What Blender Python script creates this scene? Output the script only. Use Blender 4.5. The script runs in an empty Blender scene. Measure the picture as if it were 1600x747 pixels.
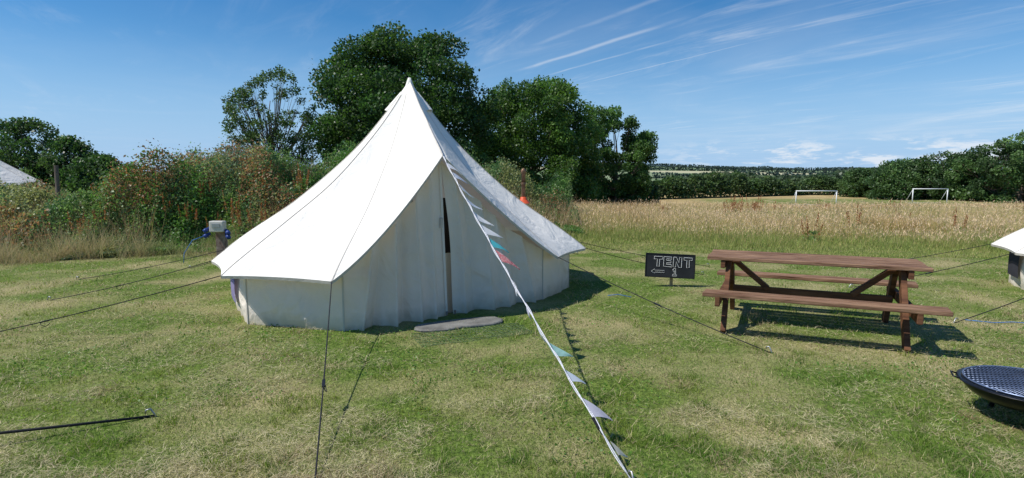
import bpy, math, random
import numpy as np
from mathutils import Vector, Matrix
random.seed(7); rng=np.random.default_rng(11)
scene=bpy.context.scene
COL=scene.collection
# ------------------------------------------------------------ helpers
def ss(a,b,x):
    t=np.clip((np.asarray(x,float)-a)/(b-a),0,1); return t*t*(3-2*t)
def vnoise(x,y,seed=0):
    x=np.asarray(x,float)+seed*17.31; y=np.asarray(y,float)+seed*9.73
    xi=np.floor(x); yi=np.floor(y); fx=x-xi; fy=y-yi
    fx=fx*fx*(3-2*fx); fy=fy*fy*(3-2*fy)
    def h(a,b):
        v=np.sin(a*127.1+b*311.7)*43758.5453; return v-np.floor(v)
    return (h(xi,yi)*(1-fx)+h(xi+1,yi)*fx)*(1-fy)+(h(xi,yi+1)*(1-fx)+h(xi+1,yi+1)*fx)*fy
def fbm(x,y,seed=0):
    return (vnoise(x,y,seed)*.5+vnoise(np.asarray(x)*2.1,np.asarray(y)*2.1,seed+1)*.3+vnoise(np.asarray(x)*4.3,np.asarray(y)*4.3,seed+2)*.2)
def bankY0(x):
    x=np.asarray(x,float)
    return np.where(x>-10,11.3+(x+10)*.42,11.3)-.55*ss(-6.6,-8.5,x)+.3*np.sin(x*1.3)+1.0*(vnoise(x*.9,x*0,4)-.5)+.4*(vnoise(x*2.7,x*0,6)-.5)
def ground_h(x,y):
    x=np.asarray(x,float); y=np.asarray(y,float)
    z=.02*(vnoise(x*.5,y*.5,3)-.5)
    z=z-1.7*ss(20,65,y)+.9*ss(70,125,y)
    z=z+.8*ss(-9,-14,x)*ss(14,18,y)*(1-ss(40,60,y))
    d=y-bankY0(x)
    z=z+(1.10-.5*ss(-8.8,-10,x))*ss(0,2.4,d)*(1-ss(4.5,8,d))*(1-ss(-1.5,1.5,x))
    return z
class MB:
    def __init__(s): s.v=[]; s.f=[]
    def add(s,v,f):
        o=len(s.v); s.v+= [tuple(p) for p in v]; s.f+=[tuple(i+o for i in q) for q in f]
    def box(s,c,dx,dy,dz,ax=None):
        c=Vector(c); M=ax if ax is not None else Matrix.Identity(3)
        v=[]
        for a in(-.5,.5):
            for b in(-.5,.5):
                for d in(-.5,.5): v.append(c+M@Vector((a*dx,b*dy,d*dz)))
        s.add(v,[(0,1,3,2),(4,6,7,5),(0,4,5,1),(2,3,7,6),(0,2,6,4),(1,5,7,3)])
    def beam(s,a,b,w,t,side=None):
        a=Vector(a); b=Vector(b); d=(b-a); L=d.length; d.normalize()
        if side is None: side=Vector((0,0,1)).cross(d)
        side=Vector(side); side=(side-d*side.dot(d)).normalized(); up=d.cross(side)
        M=Matrix((d,side,up)).transposed()
        s.box((a+b)/2,L,w,t,M)
    def tube(s,pts,rad,seg=8,cap=True):
        pts=[Vector(p) for p in pts]; n=len(pts)
        if not hasattr(rad,'__len__'): rad=[rad]*n
        v=[];prev=None
        for i,p in enumerate(pts):
            d=(pts[min(i+1,n-1)]-pts[max(i-1,0)])
            d=d.normalized() if d.length>1e-9 else Vector((0,0,1))
            if prev is None:
                r=Vector((0,0,1)) if abs(d.z)<.9 else Vector((1,0,0)); x=d.cross(r).normalized()
            else: x=(prev-d*prev.dot(d)).normalized()
            prev=x; y=d.cross(x)
            for k in range(seg):
                a=2*math.pi*k/seg; v.append(p+(x*math.cos(a)+y*math.sin(a))*rad[i])
        f=[]
        for i in range(n-1):
            for k in range(seg):
                k2=(k+1)%seg; f.append((i*seg+k,i*seg+k2,(i+1)*seg+k2,(i+1)*seg+k))
        if cap:
            f.append(tuple(range(seg))[::-1]); f.append(tuple((n-1)*seg+k for k in range(seg)))
        s.add(v,f)
    def lathe(s,c,prof,seg=32):
        v=[];f=[];c=Vector(c)
        for r,z in prof:
            for k in range(seg):
                a=2*math.pi*k/seg; v.append(c+Vector((r*math.cos(a),r*math.sin(a),z)))
        for i in range(len(prof)-1):
            for k in range(seg):
                k2=(k+1)%seg; f.append((i*seg+k,i*seg+k2,(i+1)*seg+k2,(i+1)*seg+k))
        s.add(v,f)
    def obj(s,name,mat,smooth=False,bevel=0):
        me=bpy.data.meshes.new(name); me.from_pydata([tuple(p) for p in s.v],[],s.f); me.update()
        if mat: me.materials.append(mat)
        if smooth: me.polygons.foreach_set('use_smooth',[True]*len(me.polygons))
        o=bpy.data.objects.new(name,me); COL.objects.link(o)
        if bevel:
            m=o.modifiers.new('bevel','BEVEL'); m.width=bevel; m.segments=2; m.limit_method='ANGLE'
        return o
def empty(name,loc,label,cat,group=None):
    o=bpy.data.objects.new(name,None); o.location=loc; o.empty_display_size=.2; COL.objects.link(o)
    o['label']=label; o['category']=cat
    if group:o['group']=group
    return o
def wl(o):
    v=Vector(o.location)
    while o.parent: o=o.parent; v+=Vector(o.location)
    return v
def attach(ch,par):
    w=wl(ch); p=wl(par); ch.parent=par; ch.location=w-p; return ch
def fast_mesh(name,V,k,cols,mat):
    n=len(V)//k
    me=bpy.data.meshes.new(name)
    me.vertices.add(len(V)); me.vertices.foreach_set('co',V.astype(np.float32).ravel())
    me.loops.add(n*k); me.loops.foreach_set('vertex_index',np.arange(n*k,dtype=np.int32))
    me.polygons.add(n); me.polygons.foreach_set('loop_start',np.arange(0,n*k,k,dtype=np.int32))
    try: me.polygons.foreach_set('loop_total',np.full(n,k,dtype=np.int32))
    except Exception: pass
    me.update(calc_edges=True)
    a=me.color_attributes.new('Col','FLOAT_COLOR','POINT')
    c=np.ones((len(V),4),np.float32); c[:,:3]=np.clip(cols,0.002,.9); a.data.foreach_set('color',c.ravel())
    me.materials.append(mat)
    o=bpy.data.objects.new(name,me); COL.objects.link(o); return o
def leaves(name,P,size,cols,mat,aspect=.6):
    n=len(P); size=np.broadcast_to(size,(n,))
    a=rng.normal(size=(n,3)); a/=np.linalg.norm(a,axis=1)[:,None]
    b=rng.normal(size=(n,3)); b-= (b*a).sum(1)[:,None]*a; b/=np.linalg.norm(b,axis=1)[:,None]
    s=size[:,None]*.5
    V=np.stack([P-a*s,P+b*s*aspect,P+a*s,P-b*s*aspect],1).reshape(-1,3)
    return fast_mesh(name,V,4,np.repeat(cols,4,axis=0),mat)
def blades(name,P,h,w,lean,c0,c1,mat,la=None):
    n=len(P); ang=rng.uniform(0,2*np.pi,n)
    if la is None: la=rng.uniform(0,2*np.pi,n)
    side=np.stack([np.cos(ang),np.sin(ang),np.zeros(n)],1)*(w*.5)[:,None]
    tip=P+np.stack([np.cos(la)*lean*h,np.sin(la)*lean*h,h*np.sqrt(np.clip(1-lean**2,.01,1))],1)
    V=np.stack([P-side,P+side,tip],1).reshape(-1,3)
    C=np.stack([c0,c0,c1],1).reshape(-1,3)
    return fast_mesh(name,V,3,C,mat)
# ------------------------------------------------------------ materials
def newmat(name):
    m=bpy.data.materials.new(name); m.use_nodes=True; nt=m.node_tree; nt.nodes.clear()
    out=nt.nodes.new('ShaderNodeOutputMaterial'); return m,nt,out
def pmat(name,col,rough=.7,metal=0,var=.25,scale=8,bump=.2,bscale=40,stretch=(1,1,1),col2=None,spec=.3,grain=None):
    m,nt,out=newmat(name); N=nt.nodes.new; L=nt.links.new
    b=N('ShaderNodeBsdfPrincipled'); b.inputs['Roughness'].default_value=rough; b.inputs['Metallic'].default_value=metal
    b.inputs['Specular IOR Level'].default_value=spec
    tc=N('ShaderNodeTexCoord'); mp=N('ShaderNodeMapping'); mp.inputs['Scale'].default_value=stretch
    if grain is not None:
        mp.vector_type='TEXTURE'; mp.inputs['Rotation'].default_value=(0,0,grain); mp.inputs['Scale'].default_value=(9,1,1)
    L(tc.outputs['Object'],mp.inputs['Vector'])
    n=N('ShaderNodeTexNoise'); n.inputs['Scale'].default_value=scale; n.inputs['Detail'].default_value=6; L(mp.outputs[0],n.inputs['Vector'])
    r=N('ShaderNodeValToRGB'); c2=col2 or tuple(c*(1-var) for c in col); c1=col if col2 else tuple(min(1,c*(1+var)) for c in col)
    r.color_ramp.elements[0].position=.3; r.color_ramp.elements[1].position=.7
    r.color_ramp.elements[0].color=(*c2,1); r.color_ramp.elements[1].color=(*c1,1)
    L(n.outputs['Fac'],r.inputs['Fac']); L(r.outputs[0],b.inputs['Base Color'])
    if bump:
        n2=N('ShaderNodeTexNoise'); n2.inputs['Scale'].default_value=bscale; n2.inputs['Detail'].default_value=4; L(mp.outputs[0],n2.inputs['Vector'])
        bp=N('ShaderNodeBump'); bp.inputs['Strength'].default_value=bump; bp.inputs['Distance'].default_value=.01
        L(n2.outputs['Fac'],bp.inputs['Height']); L(bp.outputs[0],b.inputs['Normal'])
    L(b.outputs[0],out.inputs[0]); return m
def leafmat(name,trans=.35,spec=.25,rough=.5):
    m,nt,out=newmat(name); N=nt.nodes.new; L=nt.links.new
    at=N('ShaderNodeAttribute'); at.attribute_name='Col'
    b=N('ShaderNodeBsdfPrincipled'); b.inputs['Roughness'].default_value=rough; b.inputs['Specular IOR Level'].default_value=spec
    L(at.outputs['Color'],b.inputs['Base Color'])
    t=N('ShaderNodeBsdfTranslucent')
    hs=N('ShaderNodeHueSaturation'); hs.inputs['Saturation'].default_value=1.15; hs.inputs['Value'].default_value=1.5
    L(at.outputs['Color'],hs.inputs['Color']); L(hs.outputs[0],t.inputs['Color'])
    mx=N('ShaderNodeMixShader'); mx.inputs[0].default_value=trans
    L(b.outputs[0],mx.inputs[1]); L(t.outputs[0],mx.inputs[2]); L(mx.outputs[0],out.inputs[0]); return m
def canvas(name,col,trans=.25,dirt=True,bump=.35,dist=.06):
    m,nt,out=newmat(name); N=nt.nodes.new; L=nt.links.new
    tc=N('ShaderNodeTexCoord'); geo=N('ShaderNodeNewGeometry')
    n=N('ShaderNodeTexNoise'); n.inputs['Scale'].default_value=2.2; n.inputs['Detail'].default_value=5; L(tc.outputs['Object'],n.inputs['Vector'])
    r=N('ShaderNodeValToRGB'); r.color_ramp.elements[0].position=.3; r.color_ramp.elements[1].position=.65
    r.color_ramp.elements[0].color=(*[c*.92 for c in col],1); r.color_ramp.elements[1].color=(*col,1)
    L(n.outputs['Fac'],r.inputs['Fac']); c=r.outputs[0]
    if dirt:
        sp=N('ShaderNodeSeparateXYZ'); L(geo.outputs['Position'],sp.inputs[0])
        n3=N('ShaderNodeTexNoise'); n3.inputs['Scale'].default_value=9; n3.inputs['Detail'].default_value=5; L(tc.outputs['Object'],n3.inputs['Vector'])
        ma=N('ShaderNodeMath'); ma.operation='MULTIPLY_ADD'; ma.inputs[1].default_value=-.22; L(n3.outputs['Fac'],ma.inputs[0]); L(sp.outputs['Z'],ma.inputs[2])
        mr=N('ShaderNodeMapRange'); mr.inputs['From Min'].default_value=-.12; mr.inputs['From Max'].default_value=.06; mr.inputs['To Min'].default_value=.6; mr.inputs['To Max'].default_value=0
        L(ma.outputs[0],mr.inputs['Value'])
        mx=N('ShaderNodeMixRGB'); mx.inputs[2].default_value=(.44,.40,.26,1); L(mr.outputs[0],mx.inputs[0]); L(c,mx.inputs[1]); c=mx.outputs[0]
    b=N('ShaderNodeBsdfDiffuse'); t=N('ShaderNodeBsdfTranslucent'); L(c,b.inputs[0]); L(c,t.inputs[0])
    w=N('ShaderNodeTexNoise'); w.inputs['Scale'].default_value=3.0; w.inputs['Detail'].default_value=5; w.inputs['Distortion'].default_value=1.4; L(tc.outputs['Object'],w.inputs['Vector'])
    bp=N('ShaderNodeBump'); bp.inputs['Strength'].default_value=bump; bp.inputs['Distance'].default_value=dist
    L(w.outputs['Fac'],bp.inputs['Height']); L(bp.outputs[0],b.inputs['Normal'])
    ms=N('ShaderNodeMixShader'); ms.inputs[0].default_value=trans; L(b.outputs[0],ms.inputs[1]); L(t.outputs[0],ms.inputs[2]); L(ms.outputs[0],out.inputs[0]); return m
M_leaf=leafmat('foliage',.38,.35,.45); M_grass=leafmat('grass_blades',.33,.15,.6); M_straw=leafmat('dry_grass',.25,.1,.7)
M_canvas=canvas('canvas_roof',(.90,.865,.80),.09,False,bump=.5); M_wall=canvas('canvas_wall',(.92,.83,.72),.18,bump=.6)
M_door=canvas('canvas_door',(.92,.82,.70),.18,bump=.8,dist=.06)
M_seam=canvas('canvas_seam',(.60,.56,.50),.1,False)
M_purple=canvas('window_fabric',(.30,.27,.45),.2,False); M_dark=canvas('window_mesh',(.06,.06,.07),.1,False)
M_inner=canvas('inner_fabric',(.72,.58,.42),.1,False); M_gapshade=canvas('gap_shade',(.05,.045,.04),.0,False)  # near-black colour stands in for the shade inside the door gap
M_bark=pmat('bark',(.17,.13,.10),.9,var=.4,scale=6,bump=.8,bscale=15,stretch=(1,1,.3))
GA=math.radians(-25)
M_wood=pmat('stained_wood',(.20,.092,.046),.75,scale=22,bump=.6,bscale=70,col2=(.075,.034,.020),spec=.15,grain=GA)
M_woodtop=pmat('worn_wood',(.34,.205,.125),.75,scale=26,bump=.8,bscale=80,col2=(.09,.040,.022),spec=.18,grain=GA)
M_woodgrey=pmat('weathered_wood',(.30,.24,.20),.8,scale=14,bump=.5,bscale=50,col2=(.13,.075,.06))
M_stake=pmat('raw_wood',(.45,.32,.18),.8,scale=20)
M_black=pmat('black_metal',(.012,.013,.016),.35,metal=.3,scale=10,bump=.1)
M_grill=pmat('grill_steel',(.20,.25,.37),.35,metal=.6,bump=0)
M_rope=pmat('rope_black',(.02,.02,.022),.8,scale=90,bump=.3)
M_ropew=pmat('rope_white',(.6,.6,.63),.8,scale=90,bump=.3)
M_plastic=pmat('black_plastic',(.015,.015,.017),.4,bump=0)
M_peg=pmat('galvanised_steel',(.4,.4,.4),.4,metal=.8,bump=0)
M_blue=pmat('blue_plastic',(.02,.05,.22),.45,bump=0)
M_bluecord=pmat('blue_cord',(.04,.16,.42),.7,bump=0)
M_box=pmat('grey_plastic',(.55,.53,.47),.5,bump=0,var=.08)
M_slate=pmat('slate',(.23,.225,.205),.8,scale=7,bump=.8,bscale=18,col2=(.115,.11,.10))
M_board=pmat('chalkboard',(.028,.03,.034),.75,scale=5,bump=.1,col2=(.014,.015,.017))
M_chalk=pmat('chalk',(.8,.8,.78),.95,scale=60,bump=0,var=.15)
M_white=pmat('white_paint',(.8,.8,.8),.4,bump=0,var=.04)
M_pipe=pmat('flue_steel',(.34,.20,.12),.5,metal=.4,scale=12,col2=(.14,.08,.05))
M_red=pmat('silicone_flashing',(.62,.09,.03),.5,bump=0)
M_mat=pmat('green_mat',(.15,.21,.09),.9,scale=9,bump=.8,bscale=120,col2=(.07,.12,.045))
# ------------------------------------------------------------ ground
def fieldY(x):
    x=np.asarray(x,float)
    return np.where(x<9,15.5-.3*np.clip(x,0,9),12.8)+1.2*(vnoise(x*.5,x*0,5)-.5)+.5*(vnoise(x*2.1,x*0,7)-.5)
def pitch(X,Y): return ss(50,56,Y)*(1-ss(84,90,Y))*ss(24,30,X)
def build_ground():
    xs=np.concatenate([[-3000,-1500,-700,-350,-180,-110],np.arange(-80,-24,3),np.arange(-24,26,.5),np.arange(26,130,3),[150,200,300,500,900,1600,3000]])
    ys=np.concatenate([[-400,-100,-30],np.arange(-10,24,.5),np.arange(24,132,2.),[150,180,240,350,600,1000,1800,3500]])
    X,Y=np.meshgrid(xs,ys); Z=ground_h(X,Y); nx=len(xs); ny=len(ys)
    V=np.stack([X.ravel(),Y.ravel(),Z.ravel()],1)
    me=bpy.data.meshes.new('ground')
    f=[(j*nx+i,j*nx+i+1,(j+1)*nx+i+1,(j+1)*nx+i) for j in range(ny-1) for i in range(nx-1)]
    me.from_pydata(V.tolist(),[],f); me.polygons.foreach_set('use_smooth',[True]*len(f))
    tan=ss(0,1.5,Y-fieldY(X)-.5)*ss(-2,0,X)
    tan=tan*(1-pitch(X,Y)*.95)
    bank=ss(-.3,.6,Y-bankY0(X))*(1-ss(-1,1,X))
    at=me.color_attributes.new('zone','FLOAT_COLOR','POINT')
    c=np.zeros((nx*ny,4),np.float32); c[:,0]=tan.ravel(); c[:,1]=bank.ravel(); c[:,3]=1; at.data.foreach_set('color',c.ravel())
    m,nt,out=newmat('ground_grass'); N=nt.nodes.new; L=nt.links.new
    b=N('ShaderNodeBsdfPrincipled'); b.inputs['Roughness'].default_value=.95; b.inputs['Specular IOR Level'].default_value=.1
    geo=N('ShaderNodeNewGeometry')
    def noise(sc,det=6,vec=None):
        n=N('ShaderNodeTexNoise'); n.inputs['Scale'].default_value=sc; n.inputs['Detail'].default_value=det; L(vec or geo.outputs['Position'],n.inputs['Vector']); return n.outputs['Fac']
    def ramp(f,p0,c0,p1,c1):
        r=N('ShaderNodeValToRGB'); r.color_ramp.elements[0].position=p0; r.color_ramp.elements[1].position=p1
        r.color_ramp.elements[0].color=(*c0,1); r.color_ramp.elements[1].color=(*c1,1); L(f,r.inputs['Fac']); return r.outputs[0]
    def mix(f,a,bb):
        x=N('ShaderNodeMixRGB'); L(f,x.inputs[0]); L(a,x.inputs[1]); L(bb,x.inputs[2]); return x.outputs[0]
    g=ramp(noise(25,8),.35,(.065,.10,.02),.7,(.18,.25,.05))
    st=ramp(noise(60,6),.3,(.20,.17,.07),.7,(.46,.40,.21))
    mown=mix(ramp(noise(.9,8),.44,(0,0,0),.66,(1,1,1)),g,st)
    tn=ramp(noise(.35,8),.35,(.40,.30,.14),.65,(.60,.45,.23))
    tn2=ramp(noise(3,8),.3,(.6,.6,.55),.7,(1,1,1))
    mm=N('ShaderNodeMixRGB'); mm.blend_type='MULTIPLY'; mm.inputs[0].default_value=1; L(tn,mm.inputs[1]); L(tn2,mm.inputs[2])
    at=N('ShaderNodeAttribute'); at.attribute_name='zone'; sp=N('ShaderNodeSeparateColor'); L(at.outputs['Color'],sp.inputs[0])
    c1=mix(sp.outputs[0],mown,mm.outputs[0])
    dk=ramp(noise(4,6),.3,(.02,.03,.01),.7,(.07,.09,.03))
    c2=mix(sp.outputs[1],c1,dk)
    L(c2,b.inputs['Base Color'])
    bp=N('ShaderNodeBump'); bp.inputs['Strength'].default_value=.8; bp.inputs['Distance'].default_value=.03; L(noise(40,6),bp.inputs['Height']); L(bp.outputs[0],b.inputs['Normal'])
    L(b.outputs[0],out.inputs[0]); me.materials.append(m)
    o=bpy.data.objects.new('ground',me); COL.objects.link(o); o['kind']='structure'
build_ground()
TC=(-1.47,8.45)
def mown():
    n=500000
    u=rng.uniform(0,1,n); y0,y1=2.0,17.0
    Y=(y0**-.7+(y1**-.7-y0**-.7)*u)**(-1/.7)
    X=rng.uniform(-1.02,1.02,n)*(Y+.4)
    k=np.hypot(X-TC[0],Y-TC[1])>2.35
    k&=(Y<fieldY(X)+.6)|(X<0); k&=Y<bankY0(X)+.8
    X=X[k];Y=Y[k]; n=len(X)
    Z=ground_h(X,Y)-.004
    wx=X+.6*vnoise(X*1.3,Y*1.3,15); wy=Y+.6*vnoise(X*1.3,Y*1.3,16)
    dry=fbm(wx*.6+wy*.30,wy*1.5-wx*.35,21); fine=fbm(X*9,Y*9,31); mid=fbm(X*3.0,Y*3.0,37)
    left=ss(1,-5,X)
    dryness=ss(.46,.66,dry*.42+fine*.26+mid*.32+.055*left)
    bald=ss(.58,.70,fbm(X*1.5,Y*1.5,91)*.7+.3*mid)
    r=rng.uniform(0,1,n)
    isdry=(r<.12+.58*dryness+.22*bald)
    v=rng.uniform(.45,1.45,n)[:,None]
    tuft=ss(.52,.70,fbm(X*4.5,Y*4.5,45))
    lush=ss(.38,.62,fbm(X*.7,Y*.7,44)*.45+.55*fbm(X*3.2,Y*3.2,45))[:,None]
    g=np.array([.30,.385,.070])*(1-lush)+np.array([.165,.295,.046])*lush
    g=g*v; s=np.array([.60,.51,.29])*v
    s=np.where((rng.uniform(0,1,n)<.65*bald)[:,None],np.array([.42,.30,.185])*v,s)
    c=np.where(isdry[:,None],s,g)
    h=rng.uniform(.008,.030,n)*(1+.5*ss(9,15,Y))*(1+1.5*tuft)
    lean=np.where(isdry,rng.uniform(.75,.995,n),rng.uniform(.15,.92,n))
    h=np.where(isdry,h*1.5,h)
    w=(.0020+.0007*Y)*rng.uniform(.6,1.3,n)
    P=np.stack([X,Y,Z+np.where(isdry,rng.uniform(0,.014,n),0)],1)
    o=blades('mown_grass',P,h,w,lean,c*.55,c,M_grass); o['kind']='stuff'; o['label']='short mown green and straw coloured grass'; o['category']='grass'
    n=150000; Y=(y0**-.7+(14.**-.7-y0**-.7)*rng.uniform(0,1,n))**(-1/.7); X=rng.uniform(-1.02,1.02,n)*(Y+.4)
    wx=X+.6*vnoise(X*1.3,Y*1.3,15); wy=Y+.6*vnoise(X*1.3,Y*1.3,16)
    dr=vnoise(wx*1.1+wy*.5,wy*3.0-wx*.8,121)*.42+fbm(X*6,Y*6,122)*.36+.22*fbm(X*1.4,Y*1.4,91)+.05*ss(1,-5,X)
    k=(dr+rng.normal(0,.035,n)>.545)&(np.hypot(X-TC[0],Y-TC[1])>2.45)&(Y<bankY0(X)); X=X[k];Y=Y[k];n=len(X)
    c=np.array([.72,.63,.39])*rng.uniform(.45,1.1,n)[:,None]
    P=np.stack([X,Y,ground_h(X,Y)+rng.uniform(.008,.028,n)],1)
    o=blades('hay_clippings',P,rng.uniform(.025,.09,n),(.0015+.0005*Y),rng.uniform(.96,.999,n),c,c,M_straw); o['kind']='stuff'; o['label']='thin pale hay clippings scattered on the lawn'; o['category']='clippings'
mown()
def tiny_plants():
    n=26000; Y=rng.uniform(2.3,11,n); X=rng.uniform(-1,1,n)*(Y+.3); k=(vnoise(X*1.9,Y*1.9,33)>.66)&(np.hypot(X-TC[0],Y-TC[1])>2.4); X=X[k];Y=Y[k];n=len(X)
    c=np.array([.14,.27,.05])*rng.uniform(.6,1.3,n)[:,None]
    o=leaves('clover',np.stack([X,Y,ground_h(X,Y)+rng.uniform(.004,.024,n)],1),rng.uniform(.012,.026,n),c,M_leaf,.8); o['kind']='stuff'; o['label']='patches of low clover in the mown grass'; o['category']='clover'
tiny_plants()
def rough_edge():
    n=70000
    X=rng.uniform(-13,1,n); off=rng.normal(.05,.6,n)-.6*rng.exponential(.5,n)*(vnoise(X*.9,X*0,23)>.45); Y=bankY0(X)+off
    k=fbm(X*1.2,Y*1.2,14)>.38; X=X[k];Y=Y[k];n=len(X)
    P=np.stack([X,Y,ground_h(X,Y)],1); h=rng.uniform(.05,.62,n)*(.12+1.35*ss(.3,.7,fbm(X*1.3,Y*1.3,18)))
    dd=ss(.3,.6,vnoise(X*1.1,Y*1.1,28))
    t=(np.clip(rng.uniform(0,1,n)**.6*(.35+.9*dd),0,1))[:,None]; c1=np.array([.72,.57,.34])*t+np.array([.24,.33,.09])*(1-t)
    o=blades('long_grass',P,h,np.full(n,.007),rng.uniform(.2,.92,n),c1*.5,c1,M_straw)
    o['kind']='stuff'; o['label']='long dry grass along the foot of the bank'; o['category']='grass'
rough_edge()
def field():
    n=480000
    u=rng.uniform(0,1,n); y0,y1=11.5,58.
    Y=(y0**-.9+(y1**-.9-y0**-.9)*u)**(-1/.9)
    X=rng.uniform(-.05,1.0,n)*(Y+1)
    d=Y-fieldY(X)+.9*(vnoise(X*1.3,Y*1.3,19)-.5); k=(d>0)|((d>-2.2)&(rng.uniform(0,1,n)<.45)); k&=X>-1.5
    k&=(pitch(X,Y)<.3)&~((X>22)&(Y>44)&(rng.uniform(0,1,n)<.6))
    X=X[k];Y=Y[k];d=d[k];n=len(X)
    Z=ground_h(X,Y)
    hh=(.05+.46*ss(-1.2,3.0,d))*rng.uniform(.4,1.25,n)*(.55+.9*fbm(X*.45,Y*.45,8))*(1-.4*ss(25,50,Y))
    v=rng.uniform(.6,1.2,n)[:,None]; pat=ss(.35,.65,fbm(X*.25,Y*.35,12))[:,None]
    tan=(np.array([.76,.55,.31])*pat+np.array([.68,.54,.27])*(1-pat))*v
    red=(vnoise(X*.5,Y*.25,29)>.7)[:,None]; tan=np.where(red,tan*np.array([.88,.74,.70]),tan)
    gr=np.array([.27,.36,.09])*v
    isg=(rng.uniform(0,1,n)<.10+.75*(1-ss(-.2,2.8,d))+.25*(vnoise(X*.4,Y*.3,39)>.62))[:,None]
    c1=np.where(isg,gr,tan); far=ss(18,35,Y)[:,None]
    c0=(np.array([.34,.35,.12])*v)*(1-far)+tan*.9*far
    o=blades('tall_meadow_grass',np.stack([X,Y,Z],1),hh,(.004+.0006*Y),rng.uniform(.02,.75,n),c0,c1,M_straw)
    o['kind']='stuff'; o['label']='tall golden seeding meadow grass'; o['category']='grass'
    m=90000; idx=rng.choice(n,m,replace=False); k=d[idx]>.8; idx=idx[k]; q=len(idx)
    P=np.stack([X[idx],Y[idx],Z[idx]+hh[idx]*rng.uniform(.6,1.05,q)],1)+rng.normal(0,.03,(q,3))
    cc=np.array([.80,.60,.39])*rng.uniform(.7,1.15,q)[:,None]
    o=blades('grass_seed_heads',P,rng.uniform(.04,.10,q),.005+.0007*Y[idx],rng.uniform(.2,.9,q),cc,cc,M_straw)
    o['kind']='stuff'; o['label']='straw coloured seed heads of meadow grass'; o['category']='grass'
field()
def bankveg():
    n=400000
    X=rng.uniform(-17,2.0,n); d=rng.uniform(-.5,5.0,n); Y=bankY0(X)+d
    lo=ss(-8.6,-9.8,X)
    b1=vnoise(X*.75,Y*.75,52); b2=vnoise(X*1.7,Y*1.7,56)
    Hp=(.10+.60*ss(-.2,1.6,d))*(.20+1.15*ss(.25,.8,b1)+.55*ss(.3,.8,b2)+.30*(fbm(X*4,Y*4,57)-.4))
    Hp+= .35*ss(.55,.8,vnoise(X*.62,Y*.7,58))*ss(.4,1.5,d)
    Hp*=(1-.42*lo)
    spike=rng.uniform(0,1,n)**6*.32*(1-.5*lo)
    Z=ground_h(X,Y)+Hp*(1-.85*rng.uniform(0,1,n)**1.9)+spike*ss(.3,1,d)
    sel=vnoise(X*.85,Y*.85,61)*.88+rng.uniform(0,.12,n)
    pal=np.array([[.06,.12,.042],[.11,.22,.052],[.18,.27,.09],[.10,.19,.07],[.28,.30,.12],[.16,.24,.13]])
    c=pal[np.digitize(sel,np.array([.22,.38,.5,.63,.78]))]
    rust=(vnoise(X*.8,Y*1.2,77)>.64)&(rng.uniform(0,1,n)<.45)&(d>.3)
    c=np.where(rust[:,None],np.array([.35,.20,.10]),c)*rng.uniform(.65,1.3,n)[:,None]
    o=leaves('bramble_thicket',np.stack([X,Y,Z],1),rng.uniform(.03,.085,n),c,M_leaf); o['kind']='stuff'; o['label']='overgrown brambles and nettles covering the bank'; o['category']='undergrowth'
    n=14000; X=rng.uniform(-17,2.0,n); d=rng.uniform(.1,4.5,n); Y=bankY0(X)+d
    k=(vnoise(X*.8,Y*.8,91)>.48); X=X[k];Y=Y[k];n=len(X); lo=ss(-8.6,-9.8,X)
    P=np.stack([X,Y,ground_h(X,Y)+.25],1); t=rng.uniform(0,1,n)[:,None]
    c=np.array([.64,.50,.30])*t+np.array([.38,.26,.13])*(1-t)
    o=blades('weed_stems',P,rng.uniform(.3,1.0,n)*(1-.45*lo),np.full(n,.011),rng.uniform(.1,.7,n),c*.6,c,M_straw); o['kind']='stuff'; o['label']='dry weed stems growing through the brambles'; o['category']='undergrowth'
bankveg()
def dock_mesh(i):
    cols=[];P=[];S=[]
    for k in range(5):
        a=random.uniform(0,6.28); l=random.uniform(.5,.9); bx=math.cos(a)*.2*random.random(); by=math.sin(a)*.2*random.random()
        for j in range(90):
            t=random.uniform(.4,1); r=.04*(1.15-t)
            P.append((bx*(1+t)+random.gauss(0,r),by*(1+t)+random.gauss(0,r),l*t)); S.append(random.uniform(.02,.04)); cols.append(np.array([.34,.13,.06])*random.uniform(.6,1.5))
        for j in range(14):
            t=j/14; P.append((bx*(1+t),by*(1+t),l*t)); S.append(.06); cols.append(np.array([.3,.2,.08]))
    for j in range(50):
        P.append((random.gauss(0,.12),random.gauss(0,.12),random.uniform(.02,.35))); S.append(.12); cols.append(np.array([.15,.23,.06]))
    o=leaves('dock_plant',np.array(P),np.array(S),np.array(cols),M_leaf,.5); me=o.data; bpy.data.objects.remove(o); return me
DM=[dock_mesh(i) for i in range(4)]
def dock(x,y,s,z=0):
    o=bpy.data.objects.new('dock_plant',random.choice(DM)); o.location=(x,y,float(ground_h(x,y))+z); o.scale=(s,s,s); o.rotation_euler=(0,0,random.uniform(0,6.3)); COL.objects.link(o)
    o['label']='rust brown seeding dock plant in long growth'; o['category']='plant'; o['group']='dock plants gone to seed'
cx=[-9.2,-7.8,-6.9,-6.0,-4.9,-4.2,-3.6]
for i in range(40):
    x=random.choice(cx)+random.gauss(0,.4); y=float(bankY0(x))+random.uniform(.2,3.8); dock(x,y,random.uniform(.6,.95),.24)
for x,y in [(8.6,22),(8.9,23),(9.4,22.4),(9.9,23.5),(9.2,21.5),(10.2,22.3),(8.2,21.6),(12.5,23),(13,24),(5.8,22),(14.5,22),(19.5,22),(20,23),(18.8,21),(9.3,15.5),(11.6,15),(16,24),(6.5,26),(7.4,14.2),(12.2,18)]:
    dock(x,y,random.uniform(.75,1.1))
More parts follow.
